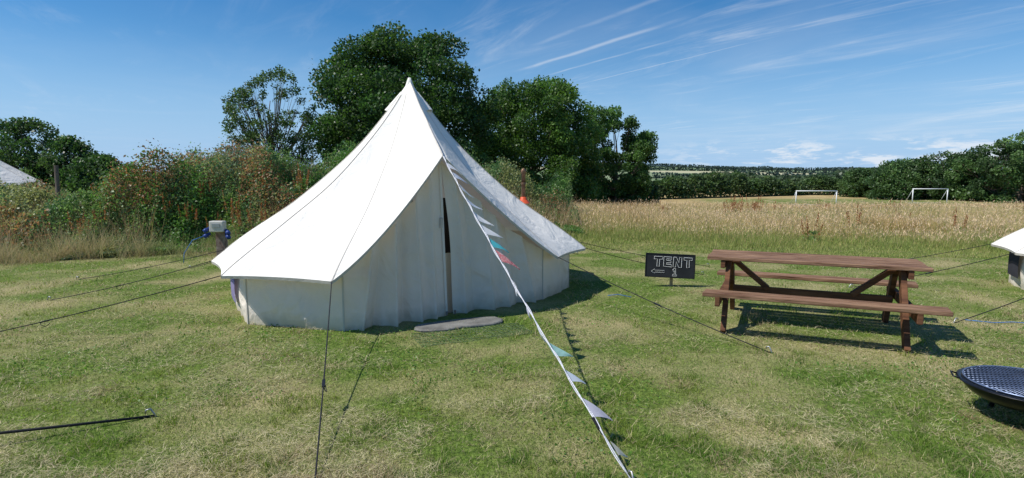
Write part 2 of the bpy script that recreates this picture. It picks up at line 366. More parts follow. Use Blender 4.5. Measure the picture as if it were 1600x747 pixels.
# ------------------------------------------------------------ trees
def make_tree(name,x,y,prof,nb,br,nl,ls,pal,label,trunk_r=.25,group=None,gap=0,depth=.85,fill=.15,wp_=.8,limbs=30):
    gz=float(ground_h(x,y))
    par=empty(name,(x,y,gz),label,'tree' if 'tree' in name else 'bush',group)
    zs=[p[0] for p in prof][::-1]; ws=[p[1] for p in prof][::-1]; xo=[p[2] for p in prof][::-1]
    H=zs[-1]; zlo=zs[0]
    B=[]
    while len(B)<nb:
        z=random.uniform(zlo,H*.985); w=np.interp(z,zs,ws)
        if random.random()>(w/max(ws))**wp_+.05: continue
        rr=br*random.uniform(.5,1.25); a=random.uniform(0,6.283); q=random.uniform(.1,1)**.5
        if random.random()<.45: q=random.uniform(.9,1.06)
        R=max(0,w-rr*.75)*q
        B.append((x+np.interp(z,zs,xo)+R*math.cos(a),y+R*math.sin(a)*depth,gz+min(z,H-rr*.7),rr))
    B=np.array(B)
    wt=B[:,3]**2; idx=rng.choice(nb,nl,p=wt/wt.sum())
    d=rng.normal(size=(nl,3)); d/=np.linalg.norm(d,axis=1)[:,None]
    rad=B[idx,3]*np.where(rng.uniform(0,1,nl)<fill,rng.uniform(0,1,nl)**.5,rng.uniform(.7,1.05,nl)+np.abs(rng.normal(0,.16,nl)))
    P=B[idx,:3]+d*rad[:,None]*np.array([1.05,1.05,.8])+rng.normal(0,.04,(nl,3))
    P[:,2]=np.maximum(P[:,2],gz+.05)
    bf=rng.uniform(.7,1.35,nb)[idx]; pal=np.array(pal); pc=pal[rng.integers(0,len(pal),nb)][idx]
    c=pc*(bf*rng.uniform(.6,1.4,nl))[:,None]
    cr=leaves('crown',P,rng.uniform(.7,1.3,nl)*ls,c,M_leaf,.7); attach(cr,par)
    mb=MB(); th=H*.8
    pts=[(x+.08*math.sin(t*5)*trunk_r*3*t+np.interp(t*th,zs,xo)*t,y,gz-.1+t*th) for t in np.linspace(0,1,9)]
    mb.tube(pts,[trunk_r*(1.25 if t==0 else 1)*(1-.85*t) for t in np.linspace(0,1,9)],8)
    for k in range(min(nb,limbs)):
        b=B[k]; t=np.clip((b[2]-gz)/H*.65,.15,.9); s=Vector((np.interp(t,np.linspace(0,1,9),[p[0] for p in pts]),y,gz+t*th))
        e=Vector(b[:3]); m=(s+e)/2+Vector((0,0,-.12*(e-s).length)); r0=trunk_r*(1-.8*t)*.45
        mb.tube([s,(s+m)/2+Vector((0,0,-.02)),m,(m+e)/2,e],[r0,r0*.8,r0*.55,r0*.35,r0*.12],6)
        for q in range(3 if gap else 1):
            e2=e+Vector((random.gauss(0,1),random.gauss(0,1),random.gauss(.3,.7)))*b[3]*.7
            mb.tube([m,(m+e2)/2,e2],[r0*.4,r0*.25,r0*.08],5)
    t=mb.obj('trunk',M_bark,True); attach(t,par); return par
G1=[(.045,.095,.024),(.06,.12,.028),(.075,.14,.035),(.05,.105,.03)]
make_tree('sycamore_tree',-5.25,28,[(8.45,1.2,.5),(8.0,2.3,.3),(7.3,3.2,.1),(6.4,3.85,0),(5.4,4.2,0),(4.2,4.35,.1),(3.0,4.2,.2),(1.8,3.9,.2),(.3,3.4,.2)],250,.66,125000,.13,G1,'tall broad dark green sycamore tree behind the tent',.3)
G2=[(.08,.155,.033),(.105,.19,.042),(.065,.13,.033)]
make_tree('broadleaf_tree',1.3,33,[(7.35,1.4,.1),(6.9,2.5,.1),(6.0,3.3,0),(4.8,3.7,-.1),(3.4,3.8,-.2),(2,3.9,-.2),(.2,3.7,-.1)],230,.62,98000,.135,G2,'rounded bright green broadleaf tree standing at the meadow edge',.24)
make_tree('broadleaf_tree',6.6,37,[(6.5,1.1,-.5),(5.9,1.8,-.3),(5.0,2.2,0),(4.0,2.5,.1),(2.8,2.5,.1),(1.4,2.3,-.1),(.2,2.3,-.2)],130,.42,38000,.14,[(.075,.145,.04),(.09,.17,.045)],'smaller open-crowned broadleaf tree beside the hedge',.16,gap=1)
make_tree('ash_tree',-10.4,25,[(6.1,.6,.5),(5.7,1.2,.35),(5.0,1.75,.15),(4.1,2.0,0),(3.2,2.0,.1),(2.4,1.7,.3),(1.4,1.6,.3)],140,.25,13000,.09,[(.085,.14,.04),(.10,.16,.045),(.065,.115,.03)],'slender sparse ash tree with sky showing through',.10,gap=1,fill=.6,limbs=80)
for x,y,h,w in [(-18.2,21.8,3.0,1.9),(-20.0,22.2,3.3,1.9),(-16.3,21.5,2.3,1.5),(-22,22.5,3.4,2.0),(-14.9,20.8,1.6,1.3),(-13.6,20.4,1.2,1.1)]:
    make_tree('elder_bush',x,y,[(h,.3,.1),(h*.85,w*.5,.2),(h*.6,w*.85,0),(h*.3,w*1.1,0),(.1,w*1.1,0)],85,.26,11000,.10,[(.05,.10,.028),(.062,.12,.033),(.08,.14,.04)],'dark green elder bush behind the bank',.08,group='elder bushes behind the bank',gap=1,fill=.4)
for px,top,dist,w in [(1392,252,86,3.6),(1425,249,88,4.0),(1462,238,86,4.6),(1505,242,84,4.4),(1548,224,80,5.2),(1592,208,78,6.0),(1650,210,78,6),(1345,264,92,3.2)]:
    X=(px-800)/900*dist; gz=float(ground_h(X,dist)); H=1.6+(278-top)/900*dist-gz
    make_tree('oak_tree',X,dist,[(H,.8,0),(H*.9,w*.55,0),(H*.7,w*.88,0),(H*.45,w,0),(H*.2,w*.95,0),(.2,w*.9,0)],70,.9,12000,.30,[(.08,.14,.045),(.10,.17,.055),(.06,.11,.04)],'mature dark green oak tree along the field boundary',.35,group='boundary oak trees')
def hedge(name,pts,hmin,hmax,th,n,ls,pal,label,fq=.3):
    pts=np.array(pts,float); seg=np.linalg.norm(np.diff(pts,axis=0),axis=1); cum=np.concatenate([[0],np.cumsum(seg)])
    s=rng.uniform(0,cum[-1],n); X=np.interp(s,cum,pts[:,0]); Y=np.interp(s,cum,pts[:,1])
    H=hmin+(hmax-hmin)*np.clip(fbm(s*fq,s*0,71)*2.2-.6,0,1.2)
    t=rng.uniform(0,1,n)**.6; off=rng.uniform(-1,1,n)*th*np.sqrt(np.clip(1.05-t**3,0,1))
    Z=ground_h(X,Y)+H*t*rng.uniform(.9,1.05,n)
    pal=np.array(pal); ci=(vnoise(s*fq*2,Z*.6,80)*.999*len(pal)).astype(int); c=pal[ci]*rng.uniform(.6,1.35,n)[:,None]
    o=leaves(name,np.stack([X,Y+off,Z],1),rng.uniform(.7,1.3,n)*ls,c,M_leaf,.8); o['kind']='stuff'; o['label']=label; o['category']='hedge'
DK=[(.045,.085,.03),(.065,.115,.035),(.05,.095,.035)]
hedge('hedge',[(-14,31),(-6,33),(2,36),(10,40)],1.7,2.6,1.0,40000,.17,DK,'dark hedge growing beneath the trees',.5)
hedge('hedgerow',[(8,42),(12,60),(20,86),(50,99),(120,102)],2.1,4.3,2.0,95000,.36,[(.07,.125,.04),(.095,.155,.05),(.07,.115,.045),(.12,.175,.06),(.055,.10,.035)],'dense dark hedgerow at the end of the meadow',.16)
hedge('distant_wood',[(60,190),(120,205),(230,200)],3.0,7.0,6,16000,1.2,[(.08,.12,.06),(.10,.14,.07),(.07,.11,.06)],'distant mixed woodland across the fields',.05)
def hill(name,y0,y1,x0,x1,hf,cols):
    xs=np.linspace(x0,x1,90); ys=np.linspace(y0,y1,14); X,Y=np.meshgrid(xs,ys)
    t=(Y-y0)/(y1-y0); Z=-2+hf(X)*np.sin(np.clip(t,0,1)*np.pi/2)
    f=[(j*90+i,j*90+i+1,(j+1)*90+i+1,(j+1)*90+i) for j in range(13) for i in range(89)]
    me=bpy.data.meshes.new(name); me.from_pydata(np.stack([X.ravel(),Y.ravel(),Z.ravel()],1).tolist(),[],f); me.polygons.foreach_set('use_smooth',[True]*len(f))
    m,nt,out=newmat(name+'_fields'); N=nt.nodes.new; L=nt.links.new
    g=N('ShaderNodeNewGeometry'); mp=N('ShaderNodeMapping'); mp.inputs['Scale'].default_value=(.005,.012,.0); L(g.outputs['Position'],mp.inputs[0])
    v=N('ShaderNodeTexVoronoi'); v.inputs['Scale'].default_value=1; L(mp.outputs[0],v.inputs['Vector'])
    sp=N('ShaderNodeSeparateColor'); L(v.outputs['Color'],sp.inputs[0])
    r=N('ShaderNodeValToRGB'); r.color_ramp.interpolation='CONSTANT'
    e=r.color_ramp.elements; e[0].color=(*cols[0],1); e[1].position=.35; e[1].color=(*cols[1],1)
    for p,c in ((.6,cols[2]),(.8,cols[3])): q=e.new(p); q.color=(*c,1)
    L(sp.outputs[0],r.inputs[0]); b=N('ShaderNodeBsdfDiffuse'); L(r.outputs[0],b.inputs[0]); L(b.outputs[0],out.inputs[0]); me.materials.append(m)
    o=bpy.data.objects.new(name,me); COL.objects.link(o); o['kind']='structure'
hc=[(.16,.22,.12),(.42,.40,.26),(.22,.27,.16),(.11,.16,.12)]
hf=lambda X:(21+5*np.sin(X*.004+1)+3*np.sin(X*.011))
hill('hill',520,1200,-1500,2500,hf,hc)
def ridge_trees():
    n=34000; X=rng.uniform(100,1400,n); row=rng.integers(0,4,n); Y=np.array([560,720,900,1190])[row]+10*np.sin(X*.01)
    k=(fbm(X*.012,row*3.,99)>.38); X=X[k];Y=Y[k];n=len(X)
    Z=-2+hf(X)*np.sin((Y-520)/680*np.pi/2)+rng.uniform(0,1,n)*(2.5+5*vnoise(X*.05,Y*.01,5))
    c=np.array([.085,.125,.105])*rng.uniform(.8,1.15,n)[:,None]
    o=leaves('distant_trees',np.stack([X,Y,Z],1),rng.uniform(1.8,3.2,n),c,M_leaf,.9); o['kind']='stuff'; o['label']='lines of distant trees on the hillside'; o['category']='woodland'
ridge_trees()
# ------------------------------------------------------------ bell tents
def rope(a,b,par,mat=M_rope,r=.005,tens=None,peg=True,sag=.03,mesh='guy_rope'):
    a=Vector(a); b=Vector(b); mb=MB()
    pts=[a.lerp(b,t)-Vector((0,0,sag*4*t*(1-t))) for t in np.linspace(0,1,9)]
    mb.tube(pts,r,6); o=mb.obj(mesh,mat,True)
    if par: attach(o,par)
    d=(b-a).normalized()
    if tens:
        m=MB(); p=a.lerp(b,tens)-Vector((0,0,sag*4*tens*(1-tens)))
        m.beam(p-d*.045,p+d*.045,.022,.012); m.tube([p+d*.03,p+d*.06+Vector((.012,0,-.02)),p+d*.02+Vector((.02,0,-.05)),p-d*.03+Vector((.01,0,-.03))],.004,5)
        t=m.obj('tensioner',M_plastic,bevel=.003); attach(t,o)
    if peg:
        m=MB(); h=Vector((d.x,d.y,0)).normalized()
        m.tube([b+h*.05+Vector((0,0,-.12)),b+Vector((0,0,.015)),b-h*.02+Vector((0,0,.055)),b-h*.045+Vector((0,0,.05)),b-h*.05+Vector((0,0,.03))],.006,6)
        t=m.obj('peg',M_peg,True); attach(t,o)
    return o
def build_tent(C,base,corners,door,label,ropes,windowseg=None,vents=(200,-10),chimney=None,sagz=.27,group='canvas bell tents',wmat=None):
    par=empty('bell_tent',(C[0],C[1],base),label,'tent',group)
    A=Vector((C[0],C[1],base+3.0)); n=len(corners); C2=Vector((C[0],C[1],0))
    bd=[];sg=[];sc=[]
    for i in range(n):
        a=Vector(corners[i]); b=Vector(corners[(i+1)%n])
        if door and i==door[0]:
            DA=Vector(door[1])
            for q in np.linspace(0,1,14,endpoint=False):
                p=a.lerp(DA,q); p.z-=.13*4*q*(1-q)*(1-.3*q); bd.append(p); sg.append(1-.9*q); sc.append(math.sin(math.pi*q)*.6)
            for q in np.linspace(0,1,14,endpoint=False):
                p=DA.lerp(b,q); p.z-=.07*4*q*(1-q)*(.7+.3*q); bd.append(p); sg.append(.1+.9*q); sc.append(math.sin(math.pi*q)*.4)
        else:
            for q in np.linspace(0,1,10,endpoint=False):
                p=a.lerp(b,q); k=4*q*(1-q); r=(p-Vector((C[0],C[1],p.z)))*.016*k; p=p-r; p.z+=.018*k; bd.append(p); sg.append(1); sc.append(-k*.6)
    m=len(bd); S=40; V=[];F=[]
    for j in range(S+1):
        s=.012+(1-.012)*(j/S)
        for i in range(m):
            p=A.lerp(bd[i],s); p.z-=sg[i]*sagz*5.37*s*(1-s)**1.5-.06*sc[i]*math.sin(math.pi*s*.9)*(1 if sc[i]<0 else .6)
            p.z+=.007*math.sin(s*15+i*.35)*math.sin(math.pi*s)
            V.append(p)
    for j in range(S):
        for i in range(m): F.append((j*m+i,(j+1)*m+i,(j+1)*m+(i+1)%m,j*m+(i+1)%m))
    mb=MB(); mb.add(V,F); roof=mb.obj('roof',M_canvas,True); attach(roof,par)
    hv=[];hf_=[]
    for i in range(m):
        d=(bd[i]-Vector((C[0],C[1],bd[i].z))).normalized(); p=V[S*m+i]
        hv+= [p+d*.003,p-Vector((0,0,.032))-d*.004]
    for i in range(m): k=(i+1)%m; hf_.append((2*i,2*i+1,2*k+1,2*k))
    mb=MB(); mb.add(hv,hf_); t=mb.obj('hem',M_seam,False); attach(t,roof)
    acc=0; idxs=[]
    for i in range(n):
        idxs.append(acc)
        if door and i==door[0]: idxs.append(acc+14); acc+=28
        else: acc+=10
    for ci in idxs:
        v=[];f=[];mb=MB()
        for j in range(2,S+1):
            p=V[j*m+ci]; nx_=V[j*m+(ci+1)%m]; pv=V[j*m+(ci-1)%m]; tt=(nx_-pv).normalized()
            v+= [p-tt*.008+Vector((0,0,.003)),p+Vector((0,0,.007)),p+tt*.008+Vector((0,0,.003))]
        for j in range(len(v)//3-1):
            f.append((3*j,3*j+1,3*j+4,3*j+3)); f.append((3*j+1,3*j+2,3*j+5,3*j+4))
        mb.add(v,f); attach(mb.obj('seam',M_seam,False),roof)
    mb=MB(); mb.lathe((A.x,A.y,A.z),[(.001,.035),(.02,.03),(.045,-.04),(.085,-.16),(.10,-.2)],20); t=mb.obj('cap',M_canvas,True); attach(t,par)
    def wp(c,z):
        c=Vector(c); w=Vector((C[0],C[1],0))+ (Vector((c.x,c.y,0))-C2)*.905; w.z=base+z; return w
    mb=MB()
    for i in range(n):
        if door and i==door[0]: continue
        a=corners[i]; b=corners[(i+1)%n]; K=30;J=10; v=[];f=[]
        for jj in range(J+1):
            z=.665*jj/J
            for k in range(K+1):
                q=k/K; p=wp(a,z).lerp(wp(b,z),q); d=(p-Vector((C[0],C[1],p.z))).normalized()
                e=math.sin(math.pi*q)
                p+=d*(.035*e*math.sin(math.pi*jj/J)+.030*e*(1-abs(math.sin(q*11+i*2+jj*.22)))**2.5+.014*e*math.sin(q*9+jj*.7+i)); v.append(p)
                if jj==0: v[-1].z-=.0+.012*random.random()
        for jj in range(J):
            for k in range(K): o=jj*(K+1)+k; f.append((o,o+1,o+K+2,o+K+1))
        mb.add(v,f)
    w=mb.obj('wall',M_wall,True); attach(w,par)
    for c in corners:
        mb=MB(); b0=wp(c,0); t0=wp(c,.66); dd=(b0-Vector((C[0],C[1],b0.z))).normalized()*.004; mb.beam(b0+dd,t0+dd,.018,.006,side=Vector((-dd.y,dd.x,0)))
        attach(mb.obj('wall_seam',M_seam),w)
    if windowseg is not None:
        for ws in windowseg:
            a=corners[ws]; b=corners[(ws+1)%n]; mb=MB(); v=[];f=[]
            for jj in range(7):
                for k in range(9):
                    q=.12+.5*k/8; z=.16+.38*jj/6; p=wp(a,z).lerp(wp(b,z),q); d=(p-Vector((C[0],C[1],p.z))).normalized(); p+=d*(.05+.035*math.sin(math.pi*q)*math.sin(math.pi*z/.665)); v.append(p)
            for jj in range(6):
                for k in range(8): o=jj*9+k; f.append((o,o+1,o+10,o+9))
            mb.add(v,f); t=mb.obj('window',wmat or M_purple,True); attach(t,par)
    mb=MB()
    ring=[wp(c,.02) for c in corners]
    ring=[Vector((C[0],C[1],base+.02))+(r-Vector((C[0],C[1],base+.02)))*.96 for r in ring]
    mb.add(ring+[Vector((C[0],C[1],base+.02))],[(i,(i+1)%n,n) for i in range(n)]); t=mb.obj('groundsheet',M_inner); attach(t,par)
    mb=MB(); mb.tube([(C[0],C[1],base),(C[0],C[1],base+2.93)],.02,10); t=mb.obj('centre_pole',M_peg,True); attach(t,par)
    for va in vents:
        a=math.radians(va); d=Vector((math.cos(a),math.sin(a),0)); tn=Vector((-d.y,d.x,0))
        mb=MB(); v=[];f=[];K=9
        for jj in range(6):
            s=jj/5
            r=.12+.17*s; z=A.z-(.20+.26*s)+.03
            for k in range(K):
                u=(k/(K-1)-.5)*2; bul=(1-u*u)*(.01+.06*s); p=Vector((C[0],C[1],z-.05*u*u*s))+d*(r+bul-abs(u)*.03*s)+tn*u*(.015+.12*s); v.append(p)
        for jj in range(5):
            for k in range(K-1): o=jj*K+k; f.append((o,o+1,o+K+1,o+K))
        mb.add(v,f); t=mb.obj('vent',M_canvas,True); attach(t,par)
    if door:
        DA=Vector(door[1]); Dp=Vector(door[2]); a=corners[door[0]]; b=corners[(door[0]+1)%n]
        Ab=wp(a,0); At=wp(a,.665); Bb=wp(b,0); Bt=wp(b,.665)
        top=DA-(DA-Vector((C[0],C[1],DA.z))).normalized()*.15; top.z-=.05
        def panel(P0,T0,P1,T1,folds,fold,belly,curl=0):
            K=90;J=36;v=[];f=[]; nrm=(P1-P0).cross(Vector((0,0,1))).normalized()
            out=(P0+P1)/2-Vector((C[0],C[1],0))
            if nrm.dot(out)<0: nrm=-nrm
            tan_=(P1-P0).normalized()
            for jj in range(J+1):
                h=jj/J
                for k in range(K+1):
                    q=k/K
                    bt=P0.lerp(P1,q)
                    tp=T0.lerp(T1,q); sg_=-.12*4*q*(1-q)
                    p=bt.lerp(tp+Vector((0,0,sg_)),h)
                    e=min(1,q*9)*min(1,(1-q)*9)
                    dsp=belly*math.sin(math.pi*q)*(1-h)**.7
                    for c_,a_,w_,sl_ in folds:
                        x_=(q-c_-sl_*h)/w_; dsp+=fold*a_*math.exp(-abs(x_)**1.4)*(1-.25*h)
                    dsp+=.006*math.sin(q*60+h*3)*(1-h)
                    p+=nrm*dsp*e
                    if curl: p+=tan_*curl*math.sin(math.pi*h)**2*(1-q)**4
                    v.append(p)
            for jj in range(J):
                for k in range(K): o=jj*(K+1)+k; f.append((o,o+1,o+K+2,o+K+1))
            m_=MB(); m_.add(v,f); t=m_.obj('door_panel',M_door,True); attach(t,par); return t
        g=(Bb-Dp).normalized()
        L_=panel(Ab,At,Dp,top,[(.14,1.0,.03,.12),(.28,-.9,.05,.10),(.44,1.3,.035,.05),(.56,-.9,.045,.03),(.70,1.1,.03,0),(.86,.8,.03,0)],.095,.04)
        gap=Dp+g*.11+Vector((-.02,.03,0))
        R_=panel(gap,top+Vector((.012,.006,0)),Bb,Bt,[(.10,.9,.03,0),(.24,-.9,.05,-.03),(.38,1.2,.035,-.05),(.56,.8,.04,-.08),(.72,-.9,.05,-.1),(.86,1.0,.035,-.12)],.085,.04,curl=.035)
        mb=MB(); off=Vector((.30,-.95,0))*.012; mb.beam(Dp+off+Vector((0,0,.01)),top+off+Vector((0,0,-.04)),.030,.006,side=g); t=mb.obj('binding',M_wall); attach(t,L_)
        mb=MB(); i0=Dp+Vector((-.05,.10,0)); i1=Dp+g*.28+Vector((-.03,.12,0)); it=i0+Vector((.02,.03,.72)); v=[];f=[]
        for jj in range(9):
            for k in range(7):
                q=k/6; p=i0.lerp(i1,q).lerp(it+(i1-i0)*q,jj/8); p+=Vector((0,.02*math.sin(k*2.2),0)); v.append(p)
        for jj in range(8):
            for k in range(6): o=jj*7+k; f.append((o,o+1,o+8,o+7))
        mb.add(v,f); t=mb.obj('inner_curtain',M_inner,True); attach(t,par)
        mb=MB(); mb.add([i0+Vector((-.1,.3,0)),i1+Vector((.25,.3,0)),top+Vector((.2,.35,-.45)),top+Vector((-.15,.35,-.45))],[(0,1,2,3)]); t=mb.obj('gap_shade_sheet',M_gapshade); attach(t,par)  # added dark sheet, paints the interior shade seen through the door gap
        zn=Vector((.35,-.93,0))*.012
        mb=MB(); p=Dp.lerp(top,.60)+zn*2.2+Vector((-.02,0,0)); mb.beam(p-Vector((0,0,.06)),p+Vector((0,0,.06)),.035,.010,side=g); t=mb.obj('strap',M_peg,bevel=.002); attach(t,L_)
        for q,pp in ((0,L_),(.11,R_)):
            mb=MB(); p=Dp+g*q+zn*2; mb.beam(p+Vector((0,0,.01)),p+Vector((0,0,.06)),.018,.01,side=g); t=mb.obj('toggle',M_woodgrey,bevel=.003); attach(t,pp)
        mb=MB(); inn=Vector((-.02,.06,0)); mb.tube([Ab+inn+Vector((.06,.02,.03)),top+inn+Vector((0,0,-.05)),Bb+inn+Vector((-.06,0,.03))],.012,8); t=mb.obj('door_frame',M_peg,True); attach(t,par)
    if chimney:
        x,y,z0,z1=chimney; mb=MB(); mb.lathe((x,y,0),[(.030,z0-.2),(.030,z1-.05),(.040,z1-.05),(.040,z1+.0),(.002,z1+.03)],20)
        mb.lathe((x,y,0),[(.038,z0+.22),(.038,z0+.25)],20); t=mb.obj('chimney',M_pipe,True); attach(t,par)
        mb=MB(); mb.lathe((x,y,0),[(.10,z0-.06),(.06,z0-.01),(.048,z0+.0),(.045,z0+.03),(.034,z0+.035)],20); f_=mb.obj('flashing',M_red,True); attach(f_,t)
        mb=MB(); mb.box((x-.13,y-.1,z0+.05),.13,.05,.02,Matrix.Rotation(.5,3,'Y')); f_=mb.obj('flue_collar_flap',M_stake); attach(f_,t)
    for r in ropes: rope(*r[:2],par,tens=r[2],peg=r[3] if len(r)>3 else True)
    return par
z=.58
E=[(-3.72,7.06,z),(-3.06,5.98,z),(-1.79,5.64,z),(.60,7.42,z),(1.077,8.37,z)]
for k in range(1,8):
    a=math.radians(-2+26.75*k); E.append((TC[0]+2.66*math.cos(a),TC[1]+2.66*math.sin(a),z))
DA=(-.785,6.60,1.86)
ropes=[((-3.72,7.06,z),(-6.1,7.44,0),.55),(E[-1],(-6.9,9.0,0),.5),((-3.06,5.98,z),(-5.6,5.25,0),.6),((-1.79,5.64,z),(-1.0,2.75,0),.62),((.60,7.42,z),(2.385,5.16,0),.55),(E[4],(3.2,9.5,0),.5),(E[5],(3.6,10.4,0),.5)]
for k in (6,7,8,9,10):
    a=math.radians(-2+26.75*(k-4)); ropes.append((E[k],(TC[0]+4.6*math.cos(a),TC[1]+4.6*math.sin(a),0),.5))
tent=build_tent(TC,0,E,(2,DA,(-.765,6.60,0)),'large off-white canvas bell tent pitched on mown grass',ropes,windowseg=[0],vents=(188,-20),chimney=(.17,8.55,1.29,1.72))
def generic(cx,cy,base,label,rot,nr,vents=(180,0),ws=None):
    Cn=[]
    for k in range(14):
        a=math.radians(rot+360/14*k); Cn.append((cx+2.68*math.cos(a),cy+2.68*math.sin(a),base+.58))
    rp=[]
    for k in nr:
        a=math.radians(rot+360/14*k); ex,ey=cx+4.7*math.cos(a),cy+4.7*math.sin(a); rp.append((Cn[k],(ex,ey,float(ground_h(ex,ey))),.5))
    return build_tent((cx,cy),base,Cn,None,label,rp,windowseg=ws,vents=vents,wmat=M_dark)
generic(9.52,7.2,0,'off-white canvas bell tent with dark window beside the picnic table',140,[0,1,2],ws=[0,1])
generic(-18.4,18.6,.8,'white canvas bell tent half hidden behind the overgrown bank',10,[])
# ------------------------------------------------------------ bunting
bt=empty('bunting',(.63,2.9,0),'string of pastel fabric pennants wound along the door guy rope','bunting')
Ra=Vector((DA[0],DA[1],DA[2]-.01)); Rb=Vector((.64,2.88,0))
rope(Ra,Rb,tent,M_ropew,.0045,tens=.9,sag=.05)
d=(Rb-Ra)
def rp(t): return Ra+d*t-Vector((0,0,.05*4*t*(1-t)))
mb=MB(); mb.tube([rp(t)+Vector((.009*math.cos(t*50),.0,.009*math.sin(t*50))) for t in np.linspace(0,1,160)],.003,5); t=mb.obj('cord',M_ropew,True); attach(t,bt)
FC={'w':(.84,.84,.88),'g':(.62,.68,.80),'t':(.10,.48,.55),'p':(.60,.20,.22),'m':(.42,.68,.64),'l':(.62,.60,.72),'c':(.8,.75,.66)}
FM={}
for k,c in FC.items():
    FM[k]=canvas('pennant_'+{'w':'white','g':'grey','t':'teal','p':'pink','m':'mint','l':'lilac','c':'cream'}[k],c,.35,False)
nt=FM['p'].node_tree; bs=[n for n in nt.nodes if n.type in('BSDF_DIFFUSE','BSDF_TRANSLUCENT')]; tcx=nt.nodes.new('ShaderNodeTexCoord'); vo=nt.nodes.new('ShaderNodeTexVoronoi'); vo.inputs['Scale'].default_value=60; rr=nt.nodes.new('ShaderNodeValToRGB'); rr.color_ramp.elements[0].position=.3; rr.color_ramp.elements[1].position=.45; rr.color_ramp.elements[0].color=(.85,.6,.58,1); rr.color_ramp.elements[1].color=(.75,.22,.24,1)
nt.links.new(tcx.outputs['Object'],vo.inputs['Vector']); nt.links.new(vo.outputs['Distance'],rr.inputs[0])
for b_ in bs: nt.links.new(rr.outputs[0],b_.inputs[0])
flags=[(.05,'w',.15),(.11,'g',.14),(.17,'w',.15),(.23,'g',.15),(.29,'w',.19),(.35,'w',.19),(.41,'t',.16),(.465,'p',.18),(.56,'w',.08),(.63,'l',.08),(.69,'w',.09),(.735,'m',.15),(.80,'g',.11),(.87,'l',.14),(.945,'c',.09)]
dn=d.normalized()
for i,(t,k,s) in enumerate(flags):
    c=rp(t); fall=Vector((random.uniform(.75,.95),random.uniform(.0,.3),random.uniform(-.62,-.40))).normalized()
    if .5<t<.72: fall=Vector((.35,.1,-.9)).normalized()
    v=[];f=[];K=6; nr=dn.cross(fall).normalized()
    for a in range(K+1):
        h=a/K
        for b in range(K+1):
            u=(b/K-.5)*(1-h)*s*1.1
            v.append(c+dn*u+fall*(h*s*1.25+.004)+nr*(.012*math.sin(h*3+i)+.004*math.sin(b*1.3+i*2)*h))
    for a in range(K):
        for b in range(K): o=a*(K+1)+b; f.append((o,o+1,o+K+2,o+K+1))
    m=MB(); m.add(v,f); o=m.obj('pennant',FM[k],True); attach(o,bt)
# ------------------------------------------------------------ slate step, mat
st=MB(); pts=[(-.52,-.05),(-.47,-.13),(-.38,-.18),(-.2,-.2),(.0,-.16),(.12,-.18),(.32,-.18),(.45,-.12),(.5,-.02),(.46,.1),(.3,.15),(.1,.16),(-.2,.15),(-.44,.11),(-.5,.03)]
ax=Matrix.Rotation(.42,3,'Z'); n=len(pts)
def sl(p,z): v=ax@Vector((p[0],p[1],0)); return (v.x-.57,v.y+6.17,z)
v=[sl(p,.0) for p in pts]+[sl((p[0]*1.01,p[1]*1.02),.020) for p in pts]+[sl((p[0]*.97,p[1]*.96),.030+.004*random.random()) for p in pts]
f=[(i,(i+1)%n,n+(i+1)%n,n+i) for i in range(n)]+[(n+i,n+(i+1)%n,2*n+(i+1)%n,2*n+i) for i in range(n)]+[tuple(2*n+i for i in range(n))]
st.add(v,f); o=st.obj('doorstep_slab',M_slate,bevel=.003); o['label']='flat irregular grey slate doorstep lying before the tent door'; o['category']='stone slab'
mt=MB()
for i in range(17):
    y=-.24+.48*i/16; mt.tube([sl((-.60+1.2*t+random.uniform(-.02,.02),y-.41,.0),.007+.007*math.sin(t*9+i*1.7)) for t in np.linspace(0,1,9)],.003,4)
for i in range(38):
    x=-.60+1.2*i/37; mt.tube([sl((x,-.24+.48*t-.41,0),.008+.006*math.sin(t*5+i*2.1)) for t in np.linspace(0,1,5)],.003,4)
o=mt.obj('door_mat',M_mat); o['label']='worn green open-weave mat lying flat on the grass'; o['category']='mat'
# ------------------------------------------------------------ picnic table
Lx=Vector((.906,-.423,0)); Px=Vector((.423,.906,0)); Zx=Vector((0,0,1)); TCn=Vector((3.19,6.10,0))
R3=Matrix((Lx,Px,Zx)).transposed()
def W(l,p,z_): return TCn+Lx*l+Px*p+Zx*z_
pt=empty('picnic_table',TCn,'red-brown stained wooden picnic table with attached benches','picnic table')
mb=MB()
for i in range(5):
    p=-.29+i*.145; mb.box(W(random.uniform(-.012,.012),p,.735+random.uniform(-.003,.003)),2.03,.126,.036,R3)
attach(mb.obj('table_top',M_woodtop,bevel=.006),pt)
for s in (-1,1):
    mb=MB()
    for q in (.655,.785): mb.box(W(.05+random.uniform(-.01,.01),s*q,.425),2.08,.112,.038,R3)
    attach(mb.obj('seat',M_woodtop,bevel=.006),pt)
for s in (-1,1):
    l=.80*s
    for sp_ in (-1,1):
        mb=MB(); mb.beam(W(l,sp_*.64,.0),W(l,sp_*.16,.716),.05,.125,side=Lx); attach(mb.obj('leg',M_wood,bevel=.004),pt)
    mb=MB(); mb.beam(W(l+.05*s,-.84,.36),W(l+.05*s,.84,.36),.045,.095,side=Lx); attach(mb.obj('seat_support',M_wood,bevel=.004),pt)
    mb=MB(); mb.beam(W(l+.05*s,-.34,.675),W(l+.05*s,.34,.675),.045,.08,side=Lx); attach(mb.obj('top_support',M_wood,bevel=.004),pt)
    mb=MB(); mb.beam(W(l-.04*s,0,.69),W(l-.40*s,0,.39),.09,.05,side=Px); attach(mb.obj('brace',M_wood,bevel=.004),pt)
mb=MB(); mb.beam(W(-.76,0,.36),W(.76,0,.36),.045,.09,side=Px); attach(mb.obj('stretcher',M_wood,bevel=.004),pt)
